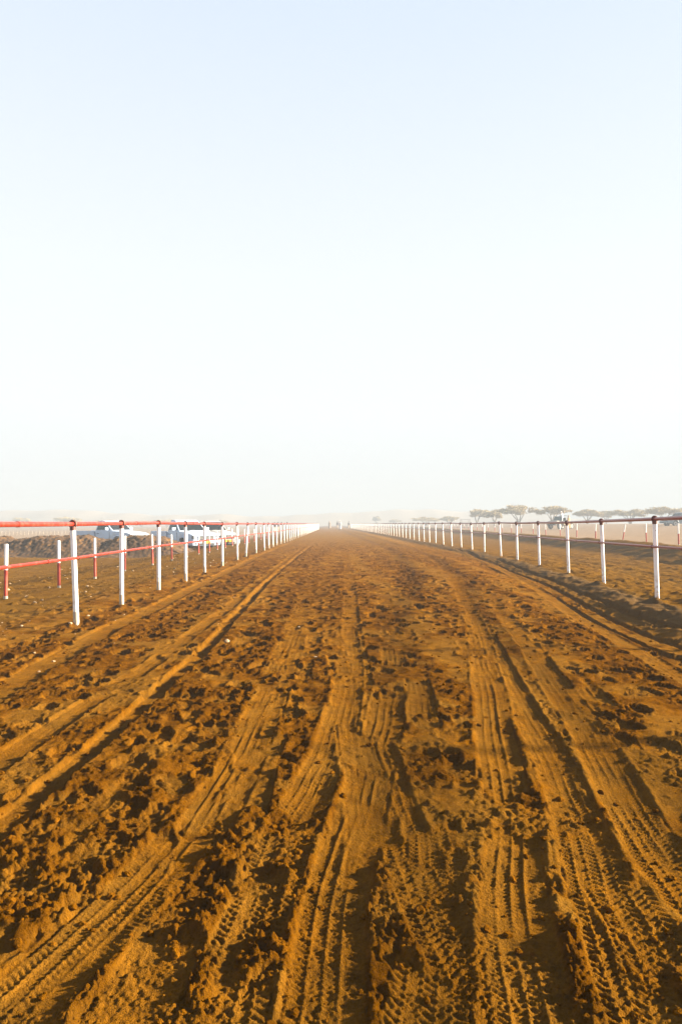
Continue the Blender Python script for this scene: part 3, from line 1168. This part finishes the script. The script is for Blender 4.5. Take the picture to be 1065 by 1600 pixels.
    if not suv:
        bed = MB()
        z0, z1 = 0.58, 1.10
        sp = [(-2.6, 0.56), (-1.93, 0.56)] + [(-1.45 + math.cos(a) * 0.44, 0.38 + math.sin(a) * 0.44) for a in [math.pi - math.pi * q / 8 for q in range(1, 8)]] + [(-0.97, 0.45), (-0.50, 0.45), (-0.50, 1.10), (-2.6, 1.10)]
        for sy in (-1, 1):
            bed.prism(sp, sy * 0.86, sy * 0.80, paintm)
            bed.tube([(-2.6, sy * 0.83, 1.10), (-0.5, sy * 0.83, 1.10)], 0.035, paintm, 8)
        bed.box((-0.53, 0, 0.82), (0.05, 1.6, 0.54), paintm)
        bed.box((-1.55, 0, 0.62), (2.0, 1.6, 0.04), M['black'])
        b = bed.build('cargo_bed', root)
        tg = MB().box((-2.61, 0, 0.84), (0.05, 1.58, 0.50), paintm)
        tg.build('tailgate', root, bevel=0.015)
        MB().box((-2.68, 0, 0.50), (0.14, 1.6, 0.14), M['rim']).build('rear_bumper', root, bevel=0.02)
        rk = MB().tube([(-0.42, -0.68, 1.12), (-0.42, -0.66, 1.5), (-0.42, 0.66, 1.5), (-0.42, 0.68, 1.12)], 0.02, M['black'], 8)
        rk.build('rack_bar', root)
        zr = 1.25
        quad('rear_window', [(-0.445, 0.55, 1.2), (-0.445, -0.55, 1.2), (-0.31, -0.5, 1.6), (-0.31, 0.5, 1.6)], M['glass'])
    else:
        quad('rear_window', [(-2.26, 0.62, 1.2), (-2.26, -0.62, 1.2), (-2.04, -0.56, 1.6), (-2.04, 0.56, 1.6)], M['glass'])
        MB().box((-2.34, 0, 0.55), (0.16, 1.6, 0.26), M['black']).build('rear_bumper', root, bevel=0.03)
        for sy in (-1, 1):
            MB().tube([(0.2, sy * 0.6, 1.81), (-1.8, sy * 0.6, 1.81)], 0.018, M['black'], 6).build('roof_rail', root)
    for sy in (-1, 1):
        MB().box((-2.63 if not suv else -2.3, sy * 0.78, 0.92), (0.04, 0.14, 0.26), M['redlamp']).build('tail_light', root)
    return root


def heading(px, phi):
    """world angle of a vehicle seen at photo column px whose nose points phi degrees from image-right towards the viewer"""
    a = math.atan2(px - 522, FX)
    rt = Vector((math.cos(a), -math.sin(a)))
    vw = Vector((math.sin(a), math.cos(a)))
    h = rt * math.cos(R(phi)) - vw * math.sin(R(phi))
    return math.atan2(h.y, h.x)


def at(px, Y):
    return (px - 522) / FX * Y


X1 = at(174, 42.5)
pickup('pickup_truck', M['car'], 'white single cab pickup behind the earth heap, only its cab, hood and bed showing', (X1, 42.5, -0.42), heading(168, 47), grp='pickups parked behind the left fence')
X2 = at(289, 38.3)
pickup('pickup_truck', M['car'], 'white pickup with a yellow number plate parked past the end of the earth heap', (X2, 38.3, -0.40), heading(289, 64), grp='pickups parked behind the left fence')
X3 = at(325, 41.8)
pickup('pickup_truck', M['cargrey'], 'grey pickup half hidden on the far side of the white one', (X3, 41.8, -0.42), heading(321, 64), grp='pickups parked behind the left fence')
XS = at(1066, 86)
pickup('parked_car', M['carblue'], 'dusty blue grey car cut by the right edge of the photo', (XS, 86, gz(XS, 86) - .15), heading(1066, 180 - 40), suv=True, plate=False)


# ------------------------------------------------------------------ people
def body(name, pose, mat, top=None):
    """one continuous skinned figure, ~1.72 m; pose: dict of joint positions"""
    J = dict(pelvis=(0, 0, .95), waist=(0, 0, 1.08), chest=(0, 0, 1.32), neck=(0, 0, 1.48), head=(0, 0.01, 1.57), crown=(0, 0.01, 1.69),
             shl=(-.17, 0, 1.41), ell=(-.23, 0.01, 1.13), wrl=(-.24, -0.05, .88), hal=(-.24, -0.07, .79),
             shr=(.17, 0, 1.41), elr=(.23, 0.01, 1.13), wrr=(.24, -0.05, .88), har=(.24, -0.07, .79),
             hil=(-.09, 0, .90), knl=(-.10, -0.01, .50), anl=(-.10, 0.02, .09), tol=(-.11, -0.13, .04),
             hir=(.09, 0, .90), knr=(.10, -0.01, .50), anr=(.10, 0.02, .09), tor=(.11, -0.13, .04))
    J.update(pose)
    rad = dict(pelvis=.14, waist=.125, chest=.15, neck=.06, head=.095, crown=.07, shl=.06, ell=.043, wrl=.03, hal=.035, shr=.06, elr=.043, wrr=.03, har=.035,
               hil=.085, knl=.06, anl=.04, tol=.035, hir=.085, knr=.06, anr=.04, tor=.035)
    ks = list(J)
    E = [('pelvis', 'waist'), ('waist', 'chest'), ('chest', 'neck'), ('neck', 'head'), ('head', 'crown'), ('chest', 'shl'), ('shl', 'ell'), ('ell', 'wrl'), ('wrl', 'hal'),
         ('chest', 'shr'), ('shr', 'elr'), ('elr', 'wrr'), ('wrr', 'har'), ('pelvis', 'hil'), ('hil', 'knl'), ('knl', 'anl'), ('anl', 'tol'), ('pelvis', 'hir'), ('hir', 'knr'), ('knr', 'anr'), ('anr', 'tor')]
    me = bpy.data.meshes.new(name)
    me.from_pydata([J[k] for k in ks], [(ks.index(a), ks.index(b)) for a, b in E], [])
    o = bpy.data.objects.new(name, me)
    COL.objects.link(o)
    md = o.modifiers.new('s', 'SKIN')
    for i, k in enumerate(ks):
        me.skin_vertices[0].data[i].radius = (rad[k], rad[k])
        me.skin_vertices[0].data[i].use_root = (k == 'pelvis')
    md.use_smooth_shade = True
    sb = o.modifiers.new('u', 'SUBSURF')
    sb.levels = 1
    sb.render_levels = 1
    dg = bpy.context.evaluated_depsgraph_get()
    m2 = bpy.data.meshes.new_from_object(o.evaluated_get(dg))
    o.modifiers.clear()
    o.data = m2
    m2.materials.clear()
    m2.materials.append(mat)
    return o


def lathe(prof, mat, sx=1.0, sy=0.72, n=18):
    m = MB()
    vs, fs = [], []
    for r, z in prof:
        for i in range(n):
            a = 2 * math.pi * i / n
            vs.append((math.cos(a) * r * sx, math.sin(a) * r * sy, z))
    for k in range(len(prof) - 1):
        for i in range(n):
            j = (i + 1) % n
            fs.append((k * n + i, k * n + j, (k + 1) * n + j, (k + 1) * n + i))
    m.add(vs, fs, mat)
    return m


def person(x, y, z, rz, robe, lab, kind='robe', stride=0.0, grp=None):
    pose = {}
    if stride:
        pose = dict(knl=(-.10, -.16 * stride, .52), anl=(-.10, -.20 * stride, .10), tol=(-.10, -.34 * stride, .06),
                    knr=(.10, .06 * stride, .50), anr=(.10, .26 * stride, .12), tor=(.10, .14 * stride, .04),
                    wrl=(-.24, .16 * stride, .90), hal=(-.24, .20 * stride, .82), wrr=(.24, -.2 * stride, .92), har=(.24, -.26 * stride, .85))
    o = body('person', pose, M['skin'])
    o.location = (x, y, z)
    o.rotation_euler = (0, 0, rz)
    tag(o, lab, 'person', grp)
    if kind == 'robe':
        lathe([(.085, 1.47), (.20, 1.42), (.235, 1.33), (.215, 1.1), (.22, .9), (.25, .5), (.29, .12), (.285, .11)], robe).build('robe', o)
        s = MB()
        for sx in (-1, 1):
            s.tube([(sx * .17, 0, 1.42), (sx * .235, .01, 1.13), (sx * .245, -.04, .92)], [.075, .065, .06], robe, 10)
        s.build('sleeves', o)
    else:
        lathe([(.085, 1.47), (.19, 1.42), (.22, 1.33), (.19, 1.1), (.20, .86)], robe).build('shirt', o)
        t = MB()
        for sx, k, a in ((-1, 'knl', 'anl'), (1, 'knr', 'anr')):
            K = pose.get(k, (sx * .10, -.01, .5))
            A = pose.get(a, (sx * .10, .02, .12))
            t.tube([(sx * .09, 0, .95), K, (A[0], A[1], A[2] + .04)], [.12, .085, .07], M['sandcloth'], 12)
        t.build('trousers', o)
    lathe([(.0, 1.765), (.06, 1.755), (.095, 1.72), (.105, 1.66), (.10, 1.63)], robe if kind == 'robe' else M['dark'], 1, 1.05).build('cap', o)
    return o


# ------------------------------------------------------------------ open four-wheel drive with two riders
def open_jeep(loc, rz):
    root = empty('open_jeep', loc, rz)
    tag(root, 'dusty open four wheel drive with a raised windscreen frame beyond the right bank', 'vehicle')
    p = M['carsand']
    prof = [(-1.75, .5)] + list(reversed(arch(-1.15, .42, .5))) + [(.7, .5)] + list(reversed(arch(1.2, .42, .5))) + [(1.72, .5), (1.78, .62), (1.78, .96), (1.7, 1.02), (.75, 1.08), (.7, .98), (-.2, .92), (-.4, 1.0), (-1.75, 1.0)]
    MB().prism(prof, -.66, .66, p).build('body', root, bevel=.03)
    MB().box((1.79, 0, .8), (.03, .7, .26), M['black']).build('grille', root)
    for sy in (-1, 1):
        MB().tube([(1.77, sy * .5, .84), (1.83, sy * .5, .84)], .09, M['lamp'], 14).build('headlight', root)
        MB().box((1.2, sy * .76, .86), (.85, .24, .04), M['black']).build('mudguard', root, bevel=.01)
        MB().box((-1.15, sy * .76, .86), (.85, .24, .04), M['black']).build('mudguard', root, bevel=.01)
        add_wheel(root, 1.2, sy * .72, .4, .24)
        add_wheel(root, -1.15, sy * .72, .4, .24)
    MB().box((1.92, 0, .56), (.12, 1.4, .16), M['black']).build('front_bumper', root, bevel=.02)
    fr = MB().tube([(.74, -.64, 1.06), (.58, -.62, 1.62), (.58, .62, 1.62), (.74, .64, 1.06)], .035, M['steel'], 8)
    fr.build('windscreen_frame', root)
    gl = MB().box((.66, 0, 1.34), (.012, 1.18, .5), M['sideglass'], Matrix.Rotation(-.28, 3, 'Y'))
    gl.build('windscreen', root)
    MB().tube([(-.5, -.6, .98), (-.5, -.58, 1.72), (-.5, .58, 1.72), (-.5, .6, .98)], .035, M['steel'], 8).build('roll_bar', root)
    for sy in (-1, 1):
        st = MB().box((.0, sy * .33, .98), (.5, .46, .14), M['dark']).box((-.25, sy * .33, 1.22), (.12, .46, .5), M['dark'])
        st.build('seat', root, bevel=.03)
    MB().torus((.42, .33, 1.16), (.8, 0, .5), .18, .018, M['black'], 18, 6).build('steering_wheel', root)
    return root


XJ, YJ = at(877, 88), 88.0
zj = gz(XJ, YJ)
open_jeep((XJ, YJ, zj), heading(877, 180 - 52))
person(at(878.5, 89), 89.3, zj + .55, R(20), M['robe'], 'person in a long white robe standing up in the open four wheel drive')
person(at(885.5, 88), 87.2, gz(at(886, 88), 87.2), R(60), M['ochre'], 'person in an ochre robe standing beside the open four wheel drive')

# people near the far end of the track
person(at(527, 150), 150, gz(at(527, 150), 150), R(10), M['dark'], 'dark clothed walker in the middle of the track far away', 'shirt', .9)
person(at(514.5, 155), 155, gz(at(514, 155), 155), R(170), M['sandcloth'], 'sand robed walker left of the middle at the far end of the track')
person(at(531, 135), 135, gz(at(531, 135), 135), R(-20), M['robe'], 'pale robed person behind the dark walker on the far track')
person(at(544.5, 148), 148, gz(at(544.5, 148), 148), R(40), M['dark'], 'dark clothed person beside the far end of the right fence', 'shirt')
for k, (px, Y, kd, lb) in enumerate([(429, 118, 'shirt', 'leftmost of the dark figures behind the far part of the left fence'), (434.5, 121, 'shirt', 'middle of three dark figures behind the far part of the left fence'),
                                     (440, 119, 'robe', 'dark robed figure at the right of the trio behind the left fence'), (448.5, 126, 'robe', 'lone dark robed figure right of the trio behind the left fence')]):
    person(at(px, Y), Y, gz(at(px, Y), Y), R(30 * k), M['dark'], lb, kd)


# ------------------------------------------------------------------ acacias
def acacia(seed, H, W, x, y, z, lab, grp, nleaf=7000):
    rng = random.Random(seed)
    root = empty('acacia_tree', (x, y, z))
    tag(root, lab, 'tree', grp)
    t = MB()
    tips = []
    nl = rng.randint(4, 6)
    for k in range(nl):
        a = 2 * math.pi * (k + rng.random() * .6) / nl
        rr = W * .5 * rng.uniform(.35, .6)
        p0 = Vector((rng.uniform(-.1, .1), rng.uniform(-.1, .1), -.2))
        p1 = Vector((math.cos(a) * rr * .25, math.sin(a) * rr * .25, H * .28))
        p2 = Vector((math.cos(a) * rr * .75, math.sin(a) * rr * .75, H * .55))
        t.tube([p0, p1, p2], [.15, .11, .08], M['bark'], 6, caps=False)
        for q in range(4):
            b = a + rng.uniform(-.8, .8)
            r2 = W * .5 * rng.uniform(.55, .95) if q else W * .5 * rng.uniform(.1, .4)
            e = Vector((math.cos(b) * r2, math.sin(b) * r2, H * (1 - .16 * (2 * r2 / W) ** 2) * rng.uniform(.66, .92)))
            mid = p2.lerp(e, .5) + Vector((0, 0, -.05 * H))
            t.tube([p2, mid, e], [.075, .05, .025], M['bark'], 5, caps=False)
            tips.append(e)
            for u in range(5):
                f = e + Vector((rng.gauss(0, .09) * W, rng.gauss(0, .09) * W, rng.uniform(-.10, .07) * H))
                rf = math.hypot(f.x, f.y)
                if rf > W * .52:
                    f.x *= W * .52 / rf
                    f.y *= W * .52 / rf
                t.tube([mid.lerp(e, .6), f], [.03, .012], M['bark'], 4, caps=False)
                tips.append(f)
    t.build('trunk', root)
    c = MB()
    vs, fs = [], []
    tips = [e for e in tips if rng.random() < .62]
    per = nleaf // len(tips)
    for e in tips:
        lx = W * rng.uniform(.035, .07)
        for q in range(per):
            g = rng.gauss
            p = e + Vector((g(0, lx), g(0, lx), g(0, H * .03) + H * .01))
            s = rng.uniform(.08, .17)
            d1 = Vector((g(0, 1), g(0, 1), g(0, .5))).normalized() * s
            d2 = d1.cross(Vector((g(0, 1), g(0, 1), g(0, 1)))).normalized() * s * .8
            o = len(vs)
            vs += [p - d1, p + d2, p + d1, p - d2]
            fs.append((o, o + 1, o + 2, o + 3))
    c.add(vs, fs, M['leaf'])
    me = bpy.data.meshes.new('crown')
    me.from_pydata([tuple(v) for v in vs], [], fs)
    me.materials.append(M['leaf'])
    o = bpy.data.objects.new('crown', me)
    COL.objects.link(o)
    o.parent = root
    return root


def tree_at(seed, px, top, w, Y, lab, grp='flat topped acacias in the haze', nleaf=7000):
    x = at(px, Y)
    z = gz(x, Y)
    H = EYE + (818.3 - top) * Y / FX - z
    acacia(seed, H, w * Y / FX, x, Y, z, lab, grp, nleaf)


for a in [
    (1, 811, 787, 56, 150, 'tallest and widest flat topped acacia, right of the middle of the right horizon'),
    (2, 745, 795, 28, 175, 'small rounded acacia at the left end of the right hand tree line'),
    (3, 773, 796, 36, 160, 'acacia just left of the tallest one'),
    (4, 863, 789, 48, 150, 'spreading acacia directly behind the open four wheel drive'),
    (5, 918, 795.5, 40, 165, 'low acacia to the right of the open four wheel drive'),
    (6, 948, 798, 24, 180, 'small faint acacia between two broader ones right of the vehicle'),
    (7, 986, 795.5, 52, 155, 'broad low acacia left of the near right fence post'),
    (8, 1040, 792, 54, 145, 'acacia behind the car at the right edge'),
    (9, 1088, 793, 50, 150, 'acacia cut off at the right edge of the photo'),
    (10, 665, 807, 38, 230, 'wide faint dome shaped acacia over the right fence'),
    (11, 702, 806.5, 26, 220, 'narrow faint acacia next to the dome shaped one'),
    (12, 588, 806.5, 12, 330, 'tiny very faint tree near the middle of the horizon'),
    (13, 616, 811, 18, 330, 'very faint low bush like tree just right of the tiny one'),
    (14, 35, 808, 26, 260, 'small dome shaped acacia nearest the left edge'),
    (15, 108, 807.5, 36, 240, 'dome shaped acacia above the first left fence post'),
    (16, 172, 812, 40, 270, 'low acacia behind the roof of the first pickup'),
    (17, 222, 814, 32, 280, 'flat faint acacia between the two white pickups'),
    (18, 262, 811, 40, 270, 'acacia behind the cab of the second white pickup'),
    (19, 342, 812, 28, 270, 'faint acacia just right of the parked pickups'),
    (20, -20, 814, 30, 270, 'faint acacia cut off at the left edge of the photo'),
]:
    tree_at(a[0], a[1], a[2], a[3], a[4], a[5])


# ------------------------------------------------------------------ small distant things
def scaffold(px, Y):
    x = at(px, Y)
    z = gz(x, Y)
    root = empty('scaffold_stand', (x, Y, z))
    tag(root, 'faint open metal scaffold stand among the right hand marker posts', 'scaffold')
    H = EYE + 6.5 * Y / FX - z
    for sx in (-1, 1):
        for sy in (-1, 1):
            MB().tube([(sx * .75, sy * .6, -.1), (sx * .75, sy * .6, H)], .035, M['steel'], 8).build('upright', root)
    for h in (H * .98, H * .7, H * .35):
        b = MB()
        for s in (-1, 1):
            b.tube([(-.8, s * .6, h), (.8, s * .6, h)], .035, M['steel'], 6)
            b.tube([(s * .75, -.65, h), (s * .75, .65, h)], .035, M['steel'], 6)
        b.build('crossbar', root)
    MB().box((0, 0, H * .70), (1.6, 1.3, .05), M['sandcloth']).build('platform', root)


scaffold(726.5, 122)


def low_fence():
    x0, x1, Y = at(-30, 86), at(104, 86), 86
    root = empty('distant_fence', (x0, Y, 0))
    tag(root, 'low faint pale fence far behind the earth heap at the left', 'fence')
    n = 26
    for k in range(n):
        x = x0 + (x1 - x0) * k / (n - 1)
        y = Y + k * .1
        z = gz(x, y)
        MB().tube([(x - x0, y - Y, z - .1), (x - x0, y - Y, z + .50)], .024, M['concrete'], 8).build('post', root)
    MB().tube([((x1 - x0) * k / (n - 1), k * .1, gz(x0 + (x1 - x0) * k / (n - 1), Y + k * .1) + .44) for k in range(n)], .012, M['concrete'], 6).build('rail', root)


low_fence()


# ------------------------------------------------------------------ clods and pebbles
def lumps(name, n, place, size, mat, lab, cat, seed):
    rng = random.Random(seed)
    bm = bmesh.new()
    bmesh.ops.create_icosphere(bm, subdivisions=2, radius=1)
    base = np.array([v.co[:] for v in bm.verts])
    faces = np.array([[v.index for v in f.verts] for f in bm.faces])
    bm.free()
    V, F = [], []
    rs = np.random.RandomState(seed)
    for k in range(n):
        x, y = place(rng)
        s = size(rng)
        q = base * (1 + 0.30 * vnoise(base[:, 0] * 1.3 + k * 7.1, base[:, 1] * 1.3 + base[:, 2] * 1.7, k)[:, None] + 0.22 * vnoise(base[:, 0] * 3.3 + base[:, 2] * 2.1, base[:, 1] * 3.3 + k, k + 9)[:, None])
        q = q * np.array([rng.uniform(.7, 1.3), rng.uniform(.7, 1.2), rng.uniform(.45, .8)])
        a = rng.uniform(0, 6.28)
        c, s_ = math.cos(a), math.sin(a)
        q = q @ np.array([[c, s_, 0], [-s_, c, 0], [0, 0, 1]]) * s
        q += np.array([x, y, gz(x, y) + s * .25])
        F.append(faces + len(V) * len(base))
        V.append(q)
    V = np.concatenate(V)
    F = np.concatenate(F)
    me = bpy.data.meshes.new(name)
    me.from_pydata(V.tolist(), [], F.tolist())
    me.materials.append(mat)
    o = bpy.data.objects.new(name, me)
    COL.objects.link(o)
    tag(o, lab, cat, kind='stuff')


clodm = GM
pebm = paint('pale_pebble', (0.26, 0.18, 0.10), 0.9, (0.35, 0.2, 0.1), 0.5, 6)


def pl_clod(r):
    while True:
        y = 1.1 + 9 * r.random() ** 2.2
        x = r.uniform(-.62, .62) * (y + .8) * 1.2
        if vnoise(np.array([x / .55]), np.array([y / .75]), 51)[0] + .6 * r.random() > 0.1 and -3.6 < x < 4:
            return x, y


lumps('dirt_clods', 3000, pl_clod, lambda r: 0.003 + 0.014 * r.random() ** 4, clodm, 'loose crumbs and clods of orange earth scattered on the track', 'dirt clods', 5)


def pl_peb(r):
    if r.random() < .93:
        y = 5 + 24 * r.random()
        return r.uniform(-9, -2.6) * (1 if y > 8 else .8), y
    y = 5 + 10 * r.random()
    return r.uniform(-3, 4), y


lumps('pebbles', 420, pl_peb, lambda r: 0.005 + 0.028 * r.random() ** 4, pebm, 'pale pebbles strewn over the ground left of the track', 'pebbles', 6)


# ------------------------------------------------------------------ hills
def hills():
    xs = np.linspace(-900, 900, 420)
    rows = np.linspace(0, 1, 14)
    V, F = [], []
    h = 6 + 5.5 * vnoise(xs / 150, xs * 0 + 1.3, 5) + 4.0 * vnoise(xs / 55, xs * 0 + 7.7, 6) + 1.6 * vnoise(xs / 18, xs * 0 + 2.2, 8)
    h = 0.72 * np.clip(h + 6 * np.exp(-((xs + 190) / 70) ** 2) + 5 * np.exp(-((xs - 60) / 60) ** 2), 0.3, 15)
    for r in rows:
        Y = 380 + 90 * r
        pr = math.sin(math.pi * r) ** 0.8
        for i, x in enumerate(xs):
            V.append((x, Y + 25 * math.sin(x / 90), -1 + (h[i] + 1) * pr))
    n = len(xs)
    for j in range(len(rows) - 1):
        for i in range(n - 1):
            F.append((j * n + i, j * n + i + 1, (j + 1) * n + i + 1, (j + 1) * n + i))
    me = bpy.data.meshes.new('hills')
    me.from_pydata(V, [], F)
    me.materials.append(paint('hill_rock', (0.25, 0.2, 0.15), 0.95, (0.16, 0.13, 0.1), 0.6, 0.05))
    o = bpy.data.objects.new('hills', me)
    COL.objects.link(o)
    tag(o, 'low barren hills fading into the haze', None, kind='structure')


hills()


# ------------------------------------------------------------------ haze
def haze():
    b = MB()
    m = bpy.data.materials.new('dusty_air')
    m.use_nodes = True
    nt = m.node_tree
    nt.nodes.remove(nt.nodes['Principled BSDF'])
    v = nt.nodes.new('ShaderNodeVolumePrincipled')
    v.inputs['Color'].default_value = (0.350, 0.400, 0.465, 1)
    v.inputs['Density'].default_value = HAZE_DENSITY
    v.inputs['Anisotropy'].default_value = 0.0
    nt.links.new(v.outputs[0], nt.nodes['Material Output'].inputs['Volume'])
    b.box((0, 1450, 8), (6400, 3400, 20), m)
    o = b.build('haze', smooth=False)
    tag(o, 'dusty morning haze over the plain', None, kind='stuff')


haze()
